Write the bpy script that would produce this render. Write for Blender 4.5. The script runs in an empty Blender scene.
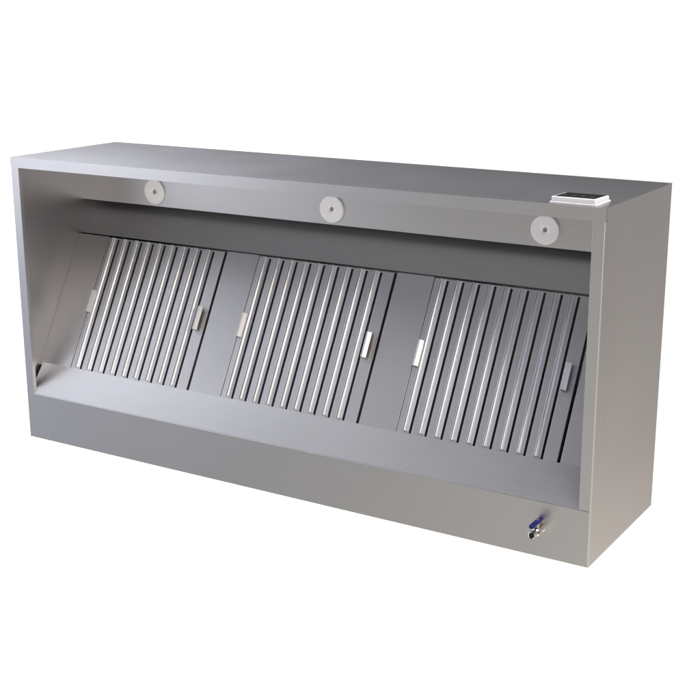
import bpy, bmesh, math
from mathutils import Vector, Matrix

SC = bpy.context.scene
COL = SC.collection

# ------------------------------------------------------------------ sizes (metres)
W, D, H = 2.4, 0.602, 1.132          # casing
T = 0.002                            # sheet thickness
FL = 0.04                            # front flange width
ZP = 0.188                           # top of the lower front panel
Bp = Vector((0, 0.085, 0.295))       # foot of the filter plane
Tp = Vector((0, 0.353, 0.781))       # head of the filter plane
SL = (Tp - Bp).normalized()
LEN = (Tp - Bp).length
NO = Vector((1, 0, 0)).cross(SL).normalized()   # outward (front-up) normal of the filter plane


# ------------------------------------------------------------------ materials
def principled(name):
    m = bpy.data.materials.new(name)
    m.use_nodes = True
    return m, m.node_tree.nodes, m.node_tree.links, m.node_tree.nodes['Principled BSDF']


def steel(name, base=(0.56, 0.56, 0.57), rough=0.40, stretch=(1.2, 160, 160), rvar=0.03, bump=0.02, grain=0.0):
    m, N, L, b = principled(name)
    b.inputs['Metallic'].default_value = 1.0
    tc = N.new('ShaderNodeTexCoord')
    mp = N.new('ShaderNodeMapping')
    mp.inputs['Scale'].default_value = stretch
    L.new(tc.outputs['Object'], mp.inputs['Vector'])
    n = N.new('ShaderNodeTexNoise')
    n.inputs['Scale'].default_value = 3.0
    n.inputs['Detail'].default_value = 5.0
    n.inputs['Roughness'].default_value = 0.6
    L.new(mp.outputs['Vector'], n.inputs['Vector'])
    # broad, faint handling marks
    n2 = N.new('ShaderNodeTexNoise')
    n2.inputs['Scale'].default_value = 2.2
    n2.inputs['Detail'].default_value = 3.0
    L.new(tc.outputs['Object'], n2.inputs['Vector'])
    mr = N.new('ShaderNodeMapRange')
    mr.inputs['From Min'].default_value = 0.25
    mr.inputs['From Max'].default_value = 0.75
    mr.inputs['To Min'].default_value = rough - rvar
    mr.inputs['To Max'].default_value = rough + rvar
    ad = N.new('ShaderNodeMath'); ad.operation = 'MULTIPLY_ADD'
    ad.inputs[1].default_value = 0.45
    L.new(n.outputs['Fac'], mr.inputs['Value'])
    sb = N.new('ShaderNodeMath'); sb.operation = 'SUBTRACT'
    sb.inputs[1].default_value = 0.5
    L.new(n2.outputs['Fac'], sb.inputs[0])
    sc = N.new('ShaderNodeMath'); sc.operation = 'MULTIPLY'
    sc.inputs[1].default_value = 0.07
    L.new(sb.outputs[0], sc.inputs[0])
    a2 = N.new('ShaderNodeMath'); a2.operation = 'ADD'
    L.new(mr.outputs['Result'], a2.inputs[0])
    L.new(sc.outputs[0], a2.inputs[1])
    L.new(a2.outputs[0], b.inputs['Roughness'])
    cr = N.new('ShaderNodeValToRGB')
    cr.color_ramp.elements[0].position = 0.3
    cr.color_ramp.elements[1].position = 0.7
    cr.color_ramp.elements[0].color = tuple(c * 0.975 for c in base) + (1,)
    cr.color_ramp.elements[1].color = tuple(min(1, c * 1.025) for c in base) + (1,)
    L.new(n.outputs['Fac'], cr.inputs['Fac'])
    L.new(cr.outputs['Color'], b.inputs['Base Color'])
    src = n.outputs['Fac']
    if grain:
        g = N.new('ShaderNodeTexNoise')
        g.inputs['Scale'].default_value = 380.0
        g.inputs['Detail'].default_value = 2.0
        L.new(tc.outputs['Object'], g.inputs['Vector'])
        mx = N.new('ShaderNodeMath'); mx.operation = 'ADD'
        gm = N.new('ShaderNodeMath'); gm.operation = 'MULTIPLY'
        gm.inputs[1].default_value = grain
        L.new(g.outputs['Fac'], gm.inputs[0])
        L.new(gm.outputs[0], mx.inputs[0]); L.new(n.outputs['Fac'], mx.inputs[1])
        src = mx.outputs[0]
    bp = N.new('ShaderNodeBump')
    bp.inputs['Strength'].default_value = bump
    bp.inputs['Distance'].default_value = 0.002
    L.new(src, bp.inputs['Height'])
    L.new(bp.outputs['Normal'], b.inputs['Normal'])
    return m


def plain(name, col, rough=0.4, metal=0.0, nscale=60.0, spread=0.04):
    m, N, L, b = principled(name)
    b.inputs['Metallic'].default_value = metal
    tc = N.new('ShaderNodeTexCoord')
    n = N.new('ShaderNodeTexNoise')
    n.inputs['Scale'].default_value = nscale
    n.inputs['Detail'].default_value = 3.0
    L.new(tc.outputs['Object'], n.inputs['Vector'])
    cr = N.new('ShaderNodeValToRGB')
    cr.color_ramp.elements[0].color = tuple(c * (1 - spread) for c in col) + (1,)
    cr.color_ramp.elements[1].color = tuple(min(1, c * (1 + spread)) for c in col) + (1,)
    L.new(n.outputs['Fac'], cr.inputs['Fac'])
    L.new(cr.outputs['Color'], b.inputs['Base Color'])
    mr = N.new('ShaderNodeMapRange')
    mr.inputs['To Min'].default_value = max(0.05, rough - 0.05)
    mr.inputs['To Max'].default_value = rough + 0.05
    L.new(n.outputs['Fac'], mr.inputs['Value'])
    L.new(mr.outputs['Result'], b.inputs['Roughness'])
    return m


M_STEEL = steel('brushed_steel_long_grain')
M_SIDE = steel('brushed_steel_upright_grain', stretch=(160, 160, 1.2))
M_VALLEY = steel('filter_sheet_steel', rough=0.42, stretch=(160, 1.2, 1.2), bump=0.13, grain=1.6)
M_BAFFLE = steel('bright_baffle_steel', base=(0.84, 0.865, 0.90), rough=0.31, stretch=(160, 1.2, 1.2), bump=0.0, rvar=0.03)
M_HANDLE = steel('bright_handle_steel', base=(0.72, 0.735, 0.75), rough=0.36, rvar=0.02, bump=0.0)
M_WHITE = plain('white_plastic', (0.97, 0.97, 0.98), 0.5, 0.35, spread=0.02)
M_HOUSING = plain('light_grey_plastic', (0.56, 0.56, 0.58), 0.4)
M_HOLE = plain('grey_nozzle_throat', (0.30, 0.30, 0.31), 0.5)
M_GLASS = plain('black_display_glass', (0.008, 0.008, 0.009), 0.45)
M_GLASS.node_tree.nodes['Principled BSDF'].inputs['Specular IOR Level'].default_value = 0.2
M_KEY = plain('grey_key_print', (0.09, 0.09, 0.095), 0.3)
M_BLUE = plain('blue_vinyl_lever', (0.006, 0.005, 0.095), 0.35)
M_NICKEL = plain('nickel_plated_brass', (0.70, 0.68, 0.64), 0.16, 1.0)
M_BORE_SHADE = plain('pipe_bore_shade', (0.01, 0.009, 0.009), 0.6)


# ------------------------------------------------------------------ mesh helpers
def link(name, bm, mat, parent=None, smooth=35):
    bmesh.ops.recalc_face_normals(bm, faces=bm.faces)
    me = bpy.data.meshes.new(name)
    bm.to_mesh(me); bm.free()
    me.polygons.foreach_set('use_smooth', [True] * len(me.polygons))
    me.set_sharp_from_angle(angle=math.radians(smooth))
    for mm in (mat if isinstance(mat, (list, tuple)) else [mat]):
        me.materials.append(mm)
    o = bpy.data.objects.new(name, me)
    COL.objects.link(o)
    wn = o.modifiers.new('weighted_normals', 'WEIGHTED_NORMAL')
    wn.mode = 'FACE_AREA'; wn.weight = 100; wn.keep_sharp = True
    if parent:
        o.parent = parent
    return o


def rounded(poly, radii, seg=5):
    """open 2-D polyline with its inner corners rounded"""
    out = [Vector(poly[0])]
    for i in range(1, len(poly) - 1):
        p, a, c = Vector(poly[i]), Vector(poly[i - 1]), Vector(poly[i + 1])
        r = radii if not isinstance(radii, (list, tuple)) else radii[i - 1]
        u, v = (a - p).normalized(), (c - p).normalized()
        ang = u.angle(v)
        if r <= 0 or ang > 3.12:
            out.append(p); continue
        t = r / math.tan(ang / 2)
        s, e = p + u * t, p + v * t
        ctr = p + (u + v).normalized() * (r / math.sin(ang / 2))
        a0 = math.atan2(*(s - ctr).yx); a1 = math.atan2(*(e - ctr).yx)
        d = (a1 - a0 + math.pi) % (2 * math.pi) - math.pi
        for k in range(seg + 1):
            th = a0 + d * k / seg
            out.append(ctr + Vector((math.cos(th), math.sin(th))) * r)
    out.append(Vector(poly[-1]))
    return out


def thicken(line, t):
    """closed outline of a sheet whose outer face is the line and whose body lies to the left"""
    off = []
    for i, p in enumerate(line):
        if i == 0: d = (line[1] - p)
        elif i == len(line) - 1: d = (p - line[i - 1])
        else: d = (p - line[i - 1]).normalized() + (line[i + 1] - p).normalized()
        d.normalize()
        n = Vector((-d.y, d.x))
        k = 1.0
        if 0 < i < len(line) - 1:
            d0 = (p - line[i - 1]).normalized()
            k = 1.0 / max(0.4, abs(n.dot(Vector((-d0.y, d0.x)))))
        off.append(p + n * t * k)
    return line + off[::-1]


def extrude(bm, outline, place, a, b):
    """solid between place(u, v, a) and place(u, v, b); the outline is split into quads when it is a sheet"""
    A = [bm.verts.new(place(p[0], p[1], a)) for p in outline]
    B = [bm.verts.new(place(p[0], p[1], b)) for p in outline]
    n = len(outline)
    for i in range(n):
        j = (i + 1) % n
        bm.faces.new((A[i], A[j], B[j], B[i]))
    if n % 2 == 0 and n > 4:
        h = n // 2
        for i in range(h - 1):
            for R in (A, B):
                bm.faces.new((R[i], R[i + 1], R[n - 2 - i], R[n - 1 - i]))
    else:
        bm.faces.new(A); bm.faces.new(B)


def box(bm, lo, hi, bev=0.0, seg=2, M=None):
    r = bmesh.ops.create_cube(bm, size=1)
    vs = r['verts']
    lo, hi = Vector(lo), Vector(hi)
    for v in vs:
        v.co = Vector(((lo[i] + hi[i]) / 2 + v.co[i] * (hi[i] - lo[i]) for i in range(3)))
        
    if bev:
        es = {e for v in vs for e in v.link_edges}
        g = bmesh.ops.bevel(bm, geom=list(es), offset=bev, segments=seg, profile=0.5, affect='EDGES')
        vs = list({v for v in g['verts']} | {v for v in vs if v.is_valid})
    if M is not None:
        for v in vs:
            v.co = M @ v.co
    return vs


def lathe(bm, prof, origin, axis, seg=48, mats=None):
    """revolve (radius, height) about an axis through origin; open ends are capped at radius 0"""
    axis = Vector(axis).normalized()
    e1 = axis.orthogonal().normalized(); e2 = axis.cross(e1)
    rings = []
    for r, h in prof:
        if r < 1e-6:
            rings.append([bm.verts.new(Vector(origin) + axis * h)])
        else:
            rings.append([bm.verts.new(Vector(origin) + axis * h + (e1 * math.cos(2 * math.pi * k / seg) + e2 * math.sin(2 * math.pi * k / seg)) * r) for k in range(seg)])
    for i in range(len(rings) - 1):
        a, b = rings[i], rings[i + 1]
        for k in range(seg):
            k2 = (k + 1) % seg
            if len(a) == 1 and len(b) == 1: continue
            if len(a) == 1: f = bm.faces.new((a[0], b[k], b[k2]))
            elif len(b) == 1: f = bm.faces.new((a[k], a[k2], b[0]))
            else: f = bm.faces.new((a[k], a[k2], b[k2], b[k]))
            if mats: f.material_index = mats[i]


def thing(name, label, cat, loc, group=None):
    o = bpy.data.objects.new(name, None)
    COL.objects.link(o)
    o.empty_display_size = 0.1
    o.location = loc
    o['label'] = label; o['category'] = cat
    if group: o['group'] = group
    return o


YZ = lambda u, v, w: Vector((w, u, v))       # outline in y,z swept along x
XY = lambda u, v, w: Vector((u, v, w))       # outline in x,y swept along z

# ------------------------------------------------------------------ the hood
hood = thing('extractor_hood', 'long stainless steel kitchen extractor hood with an open sloping filter front', 'extractor hood', (0, 0, 0))

# top panel folded down into the front fascia, with a small return under it
bm = bmesh.new()
ln = rounded([(D, H), (0, H), (0, H - FL), (0.015, H - FL)], [0.0, 0.0])
extrude(bm, thicken(ln, T), YZ, 0.0, W)
link('top_panel', bm, M_STEEL, hood)

# side panels: outer sheet, front flange, 15 mm return
for side in (0, 1):
    bm = bmesh.new()
    sx = (lambda x: x) if side == 0 else (lambda x: W - x)
    place = lambda u, v, w, sx=sx: Vector((sx(u), v, w))
    up = rounded([(0, D - T), (0, 0), (FL, 0), (FL, 0.016)], [0.004, 0.0012])
    extrude(bm, thicken(up, -T) if False else thicken(up, T), place, ZP, H - FL)
    lo = rounded([(0, D - T), (0, 0), (0.0045, 0)], [0.004])
    extrude(bm, thicken(lo, T), place, 0.0, ZP)
    # strip behind the fascia
    extrude(bm, [(0, T + .003), (T, T + .003), (T, D - T), (0, D - T)], place, H - FL, H - T)
    link('side_panel', bm, M_SIDE, hood)

bm = bmesh.new(); box(bm, (T, D - T, 0.0), (W - T, D, H - T)); link('back_panel', bm, M_STEEL, hood)
bm = bmesh.new(); box(bm, (T, T, 0.0), (W - T, D - T, T)); link('bottom_panel', bm, M_STEEL, hood)

# lower front panel
bm = bmesh.new()
ln = rounded([(0.012, 0), (0, 0), (0, ZP - .0006), (0.012, ZP - .0006)], [0.0015, 0.002])
extrude(bm, thicken([Vector(p) for p in ln][::-1], T), YZ, 0.0045, W - 0.0045)
link('front_panel', bm, M_STEEL, hood)

# sloping drip channel between the front panel and the filters
bm = bmesh.new()
ln = rounded([(0.012, 0.150), (0.001, ZP + .001), (0.0832, 0.2955), (0.0842, 0.2915)], [0.0012, 0.0])
extrude(bm, thicken(ln[::-1], T), YZ, 0.018, W - 0.018)
link('drip_channel', bm, M_STEEL, hood)

# blank panels beside and between the filters
def slope(x, s, n):
    return Bp + Vector((x, 0, 0)) + SL * s + NO * n
PITCH = 0.7475
FX0 = 0.1665; FW = 0.5855; GL = 0.0025; GR = 0.011
edges = []
x0 = T
for i in range(3):
    edges.append((x0, FX0 + i * PITCH - GL)); x0 = FX0 + i * PITCH + FW + GR
edges.append((x0, W - T))
for a, b in edges:
    bm = bmesh.new()
    ln = rounded([(a + 0.0, -0.018), (a, 0), (b, 0), (b, -0.03)], [0.0015, 0.0015])
    extrude(bm, thicken(ln[::-1], T), lambda u, v, w: slope(u, w, v), -0.012, LEN)
    link('blank_panel', bm, M_STEEL, hood)

# ledge and recessed panel above the filters
YR = 0.455
bm = bmesh.new()
ln = rounded([(Tp.y + 0.026, Tp.z - 0.001), (YR + .115, 1.070), (YR + .115, H - T - .001)], [0.004])
extrude(bm, thicken(ln, -T), YZ, T, W - T)
link('recessed_panel', bm, M_STEEL, hood)

# lamp panel: box hanging from the roof
YL = 0.395
bm = bmesh.new()
ln = rounded([(YL + .010, 0.918), (YL, 0.918), (YL, H - T - .001)], [0.001])
extrude(bm, thicken(ln, -T), YZ, T, W - T)
link('lamp_panel', bm, M_STEEL, hood)

# round white lamps
for cx in (0.380, 1.212, 2.048):
    bm = bmesh.new()
    R = 0.051
    prof = [(R, 0.0), (R, 0.006), (R - .002, 0.008), (R * .90, 0.0086), (R * .36, 0.0080), (R * .24, 0.0062), (0.0080, 0.0040)]
    lathe(bm, prof, (cx, YL, 0.977), (0, -1, 0), 56)
    d = link('round_lamp', bm, M_WHITE, hood, 50)
    bm = bmesh.new()
    lathe(bm, [(0.0080, 0.0040), (0.0070, 0.0036), (0.0045, 0.0012), (0.0, 0.0012)], (cx, YL, 0.977), (0, -1, 0), 24)
    link('lamp_centre', bm, M_HOLE, d, 50)

# drain ball valve on the lower front panel
vx, vz = 2.236, 0.098
bm = bmesh.new()
ax = (0, -1, 0)
r = 0.0112
lathe(bm, [(0.017, -.0002), (0.017, 0.004), (r * .85, 0.006), (r * .85, 0.012)], (vx, 0, vz), ax, 6)
lathe(bm, [(r * .8, 0.010), (0.0145, 0.013), (0.016, 0.022), (0.0165, 0.032), (0.015, 0.042), (r, 0.046), (r, 0.063), (r + .001, 0.064), (r + .001, 0.069), (r - .0005, 0.070), (r - .002, 0.069), (r - .002, 0.060)], (vx, 0, vz), ax, 32)
lathe(bm, [(0.006, 0.008), (0.006, 0.027), (0.0045, 0.028), (0.0045, 0.0385), (0.0, 0.0385)], (vx, -0.022, vz), (0, 0, 1), 20)
valve = link('drain_valve', bm, M_NICKEL, hood)
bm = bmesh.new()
lathe(bm, [(r - .002, 0.0655), (0, 0.0655)], (vx, 0, vz), ax, 32)  # black disc painted as the shade inside the pipe mouth
link('bore_shade', bm, M_BORE_SHADE, valve)
bm = bmesh.new()
# flat lever, wider at the grip, bent up away from the body
secs = [(0.000, 0.034, .0065), (-0.006, 0.034, .0085), (-0.022, 0.034, .0095), (-0.038, 0.0338, .0095), (-0.052, 0.0335, .0085), (-0.068, 0.033, .0092), (-0.076, 0.0325, .0070)]
prev = None
for i, (y, z, hw) in enumerate(secs):
    th = 0.0032 if i < 4 else 0.0046
    ring = [bm.verts.new((vx + sx * hw, y, vz + z - .002 + sz * th)) for sx, sz in ((-1, -.7), (-.7, -1), (.7, -1), (1, -.7), (1, .7), (.7, 1), (-.7, 1), (-1, .7))]
    if prev:
        for k in range(8):
            bm.faces.new((prev[k], prev[(k + 1) % 8], ring[(k + 1) % 8], ring[k]))
    else:
        bm.faces.new(ring)
    prev = ring
bm.faces.new(prev)
link('lever', bm, M_BLUE, valve, 50)

# ------------------------------------------------------------------ baffle filters
FM = Matrix((Vector((1, 0, 0)).to_4d(), SL.to_4d(), NO.to_4d(), (0, 0, 0, 1))).transposed()
FM[3][0] = FM[3][1] = FM[3][2] = 0
for i in range(3):
    for j in range(3):
        FM[i][j] = (Vector((1, 0, 0)), SL, NO)[j][i]

RX0, RP, NR = 0.0365, 0.0602, 9       # first baffle, spacing, count
RH, RW = 0.0110, 0.0115               # baffle height, half width
SLOT = 0.0075

def local_sheet(bm, x0, x1, s0, s1, n0, n1):
    box(bm, (x0, s0, n0), (x1, s1, n1))

def build_filter():
    f = thing('baffle_filter', '', 'grease filter', Bp, 'grease filters along the slope of the hood')
    f.matrix_world = Matrix.Translation(Bp + Vector((FX0, 0, 0))) @ FM
    # sheet with nine long slots
    bm = bmesh.new()
    s0, s1, t0, t1 = -0.017, LEN - 0.002, -0.010, LEN - 0.007
    xs = [0.0]
    for k in range(NR):
        c = RX0 + k * RP
        xs += [c + RW - .001, c + RW + SLOT]
    xs.append(FW)
    lip = 0.02
    for k in range(0, len(xs), 2):
        a, b = xs[k], xs[k + 1]
        # each strip is folded down into the slot on both sides
        pts = rounded([(a, -lip), (a, 0), (b, 0), (b, -lip)], [0.0015, 0.0015], 3)
        extrude(bm, thicken(pts[::-1], 0.0012), lambda u, v, w: Vector((u, w, v)), t0, t1)
    box(bm, (0, s0, -lip), (FW, t0, 0.0), 0.0008, 1)
    box(bm, (0, t1, -lip), (FW, s1, 0.0), 0.0008, 1)
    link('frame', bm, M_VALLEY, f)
    for k in range(NR):
        bm = bmesh.new()
        c = RX0 + k * RP
        # folded channel: steep on the left, curving down to a narrow shelf on the right
        arc = [Vector((c - RW, -.002))]
        for q in range(5):                       # tight fold
            th = math.radians(180 - q * 105 / 4)
            arc.append(Vector((c - RW + .0018 + .0018 * math.cos(th), RH - .0018 + .0018 * math.sin(th))))
        xa, na = arc[-1]
        for q in range(1, 11):                   # curved flank
            th = math.radians(15 + 48 * q / 10)
            arc.append(Vector((xa + .0145 * (math.sin(th) - math.sin(math.radians(15))), na - .0145 * (math.cos(math.radians(15)) - math.cos(th)))))
        xa, na = arc[-1]
        arc += [Vector((xa + .0008, na - .0007)), Vector((c + RW - .0004, na - .0010)), Vector((c + RW, na - .0014)), Vector((c + RW, -.03))]
        extrude(bm, thicken(arc, -0.0012), lambda u, v, w: Vector((u, w, v)), 0.006, LEN - 0.004)
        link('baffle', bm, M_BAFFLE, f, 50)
    for hx in (0.006, 0.546):
        bm = bmesh.new()
        pts = rounded([(hx - .004, 0.0015), (hx, 0.0015), (hx + .0, 0.019), (hx + .0085, 0.0275), (hx + .0215, 0.0165), (hx + .0195, 0.0105)], [0.001, 0.002, 0.003, 0.001], 4)
        extrude(bm, thicken(pts, -0.0015), lambda u, v, w: Vector((u, w, v)), 0.230, 0.322)
        link('handle', bm, M_HANDLE, f, 50)
    return f

f0 = build_filter()
LAB = ['leftmost of the three baffle filters, nearest the left inner wall',
       'middle one of the three steel baffle filters, under the second round lamp',
       'rightmost of the three baffle filters, partly behind the right flange']
f0['label'] = LAB[0]
for i in (1, 2):
    c = f0.copy(); COL.objects.link(c)
    c.location = f0.location + Vector((i * PITCH, 0, 0)); c['label'] = LAB[i]
    for ch in f0.children:
        k = ch.copy(); COL.objects.link(k); k.parent = c

# ------------------------------------------------------------------ control unit on the roof
cu = thing('control_unit', 'small white control unit with black display, lying on the hood roof', 'control unit', (2.217, 0.012, H))
bm = bmesh.new()
cw, cd = 0.147, 0.120
box(bm, (0, 0, 0.0), (cw, cd, 0.006), 0.002, 3)
box(bm, (0.004, 0.004, 0.0055), (cw - .004, cd - .004, 0.0205), 0.003, 3)
for v in bm.verts:                       # the top slopes down a little towards the back
    v.co.z *= 1 - 0.14 * v.co.y / cd
link('housing', bm, M_HOUSING, cu)
bm = bmesh.new()
box(bm, (0.011, 0.010, 0.0200), (cw - .011, cd - .010, 0.0213), 0.001, 2)
for v in bm.verts:
    v.co.z *= 1 - 0.14 * v.co.y / cd
sc_ = link('display', bm, M_GLASS, cu)
bm = bmesh.new()
for q in range(4):
    lathe(bm, [(0.006, 0), (0.006, 0.0008), (0.0045, 0.0008), (0.0045, 0)], (0.030 + q * 0.029, 0.045, 0.0213), (0, 0, 1), 20)
for v in bm.verts:
    v.co.z *= 1 - 0.14 * v.co.y / cd
link('keys', bm, M_KEY, sc_)

# ------------------------------------------------------------------ light
LAMPS = [  # azimuth from the front (left positive), elevation, watts, colour
    (45, 8, 20.7, (0.923, 0.929, 1.000)),
    (-75, 30, 93.5, (1.000, 0.852, 0.695)),
    (15, 30, 7.3, (0.934, 0.929, 1.000)),
    (70, 30, 24.0, (0.898, 0.912, 1.000)),
    (-75, 52, 139.4, (0.895, 0.923, 1.000)),
    (-45, 52, 17.3, (0.991, 0.938, 1.000)),
    (45, 52, 2.7, (1.000, 1.000, 1.000)),
    (70, 52, 35.3, (0.939, 0.971, 1.000)),
    (100, 52, 159.4, (0.899, 0.901, 1.000)),
]
GLOW_PATCHES = [  # soft glow patches added to the world to light the steel: azimuth, elevation, colour
    (-40, -35, (0.115, 0.142, 0.152)),
    (0, -35, (0.955, 0.895, 0.815)),
    (-40, -8, (0.928, 0.824, 0.765)),
    (80, -8, (1.149, 1.209, 1.424)),
    (-125, -30, (0.120, 0.083, 0.083)),
    (125, -30, (0.763, 0.763, 0.530)),
    (-125, -50, (2.50, 2.25, 1.92)),
]


def heading(az, el):
    A, E = math.radians(az), math.radians(el)
    return Vector((-math.sin(A) * math.cos(E), -math.cos(A) * math.cos(E), math.sin(E)))


AIM = Vector((1.2, 0.3, 0.7))
for az, el, watts, col in LAMPS:                 # square softboxes 4.2 m from the hood
    l = bpy.data.lights.new('softbox', 'AREA')
    l.shape = 'RECTANGLE'; l.size = l.size_y = 1.6
    l.energy = watts; l.color = col
    o = bpy.data.objects.new('softbox', l); COL.objects.link(o)
    o.location = AIM + heading(az, el) * 4.2
    o.rotation_euler = (AIM - o.location).to_track_quat('-Z', 'Y').to_euler()

# world colour: white behind and under the hood, added glow patches around it
w = bpy.data.worlds.new('World'); SC.world = w; w.use_nodes = True
N, L = w.node_tree.nodes, w.node_tree.links
bg = N['Background']; bg.inputs['Strength'].default_value = 1.0
tc = N.new('ShaderNodeTexCoord')


def dotn(v):
    d = N.new('ShaderNodeVectorMath'); d.operation = 'DOT_PRODUCT'
    d.inputs[1].default_value = v
    L.new(tc.outputs['Generated'], d.inputs[0])
    return d.outputs['Value']


def ramp(sock, lo, hi, a, b):
    m = N.new('ShaderNodeMapRange'); m.interpolation_type = 'SMOOTHSTEP'
    m.inputs['From Min'].default_value = lo; m.inputs['From Max'].default_value = hi
    m.inputs['To Min'].default_value = a; m.inputs['To Max'].default_value = b
    L.new(sock, m.inputs['Value'])
    return m.outputs['Result']


def vec(op, a, b):
    m = N.new('ShaderNodeVectorMath'); m.operation = op
    L.new(a, m.inputs[0])
    if isinstance(b, tuple): m.inputs[1].default_value = b
    else: L.new(b, m.inputs[1])
    return m.outputs[0]


yaw = -0.5506
mm = N.new('ShaderNodeMath'); mm.operation = 'MULTIPLY'
L.new(ramp(dotn((math.sin(yaw), math.cos(yaw), 0)), 0.56, 0.79, 0, 1), mm.inputs[0])
L.new(ramp(dotn((0, 0, 1)), 0.03, 0.14, 1, 0), mm.inputs[1])
total = vec('MULTIPLY', mm.outputs[0], (1.05, 1.05, 1.05))
for az, el, col in GLOW_PATCHES:
    total = vec('ADD', total, vec('MULTIPLY', ramp(dotn(heading(az, el)), 0.72, 1.0, 0, 1), col))
L.new(total, bg.inputs['Color'])

# ------------------------------------------------------------------ camera
cam = bpy.data.cameras.new('camera')
cam.sensor_width = 36; cam.lens = 1279.017 / 700 * 36
cam.clip_end = 200
co = bpy.data.objects.new('camera', cam); COL.objects.link(co)
yw, pt, rl = -0.55056065, -0.27107848, -0.00208232
f = Vector((math.sin(yw) * math.cos(pt), math.cos(yw) * math.cos(pt), math.sin(pt)))
r0 = f.cross(Vector((0, 0, 1))).normalized(); u0 = r0.cross(f)
r1 = r0 * math.cos(rl) + u0 * math.sin(rl); u1 = -r0 * math.sin(rl) + u0 * math.cos(rl)
m = Matrix.Identity(4)
for i in range(3):
    m[i][0], m[i][1], m[i][2] = r1[i], u1[i], -f[i]
m.translation = Vector((3.68687, -3.51501, 1.72883))
co.matrix_world = m
SC.camera = co

SC.view_settings.view_transform = 'Standard'
SC.view_settings.look = 'None'
SC.view_settings.exposure = 0
SC.view_settings.gamma = 1
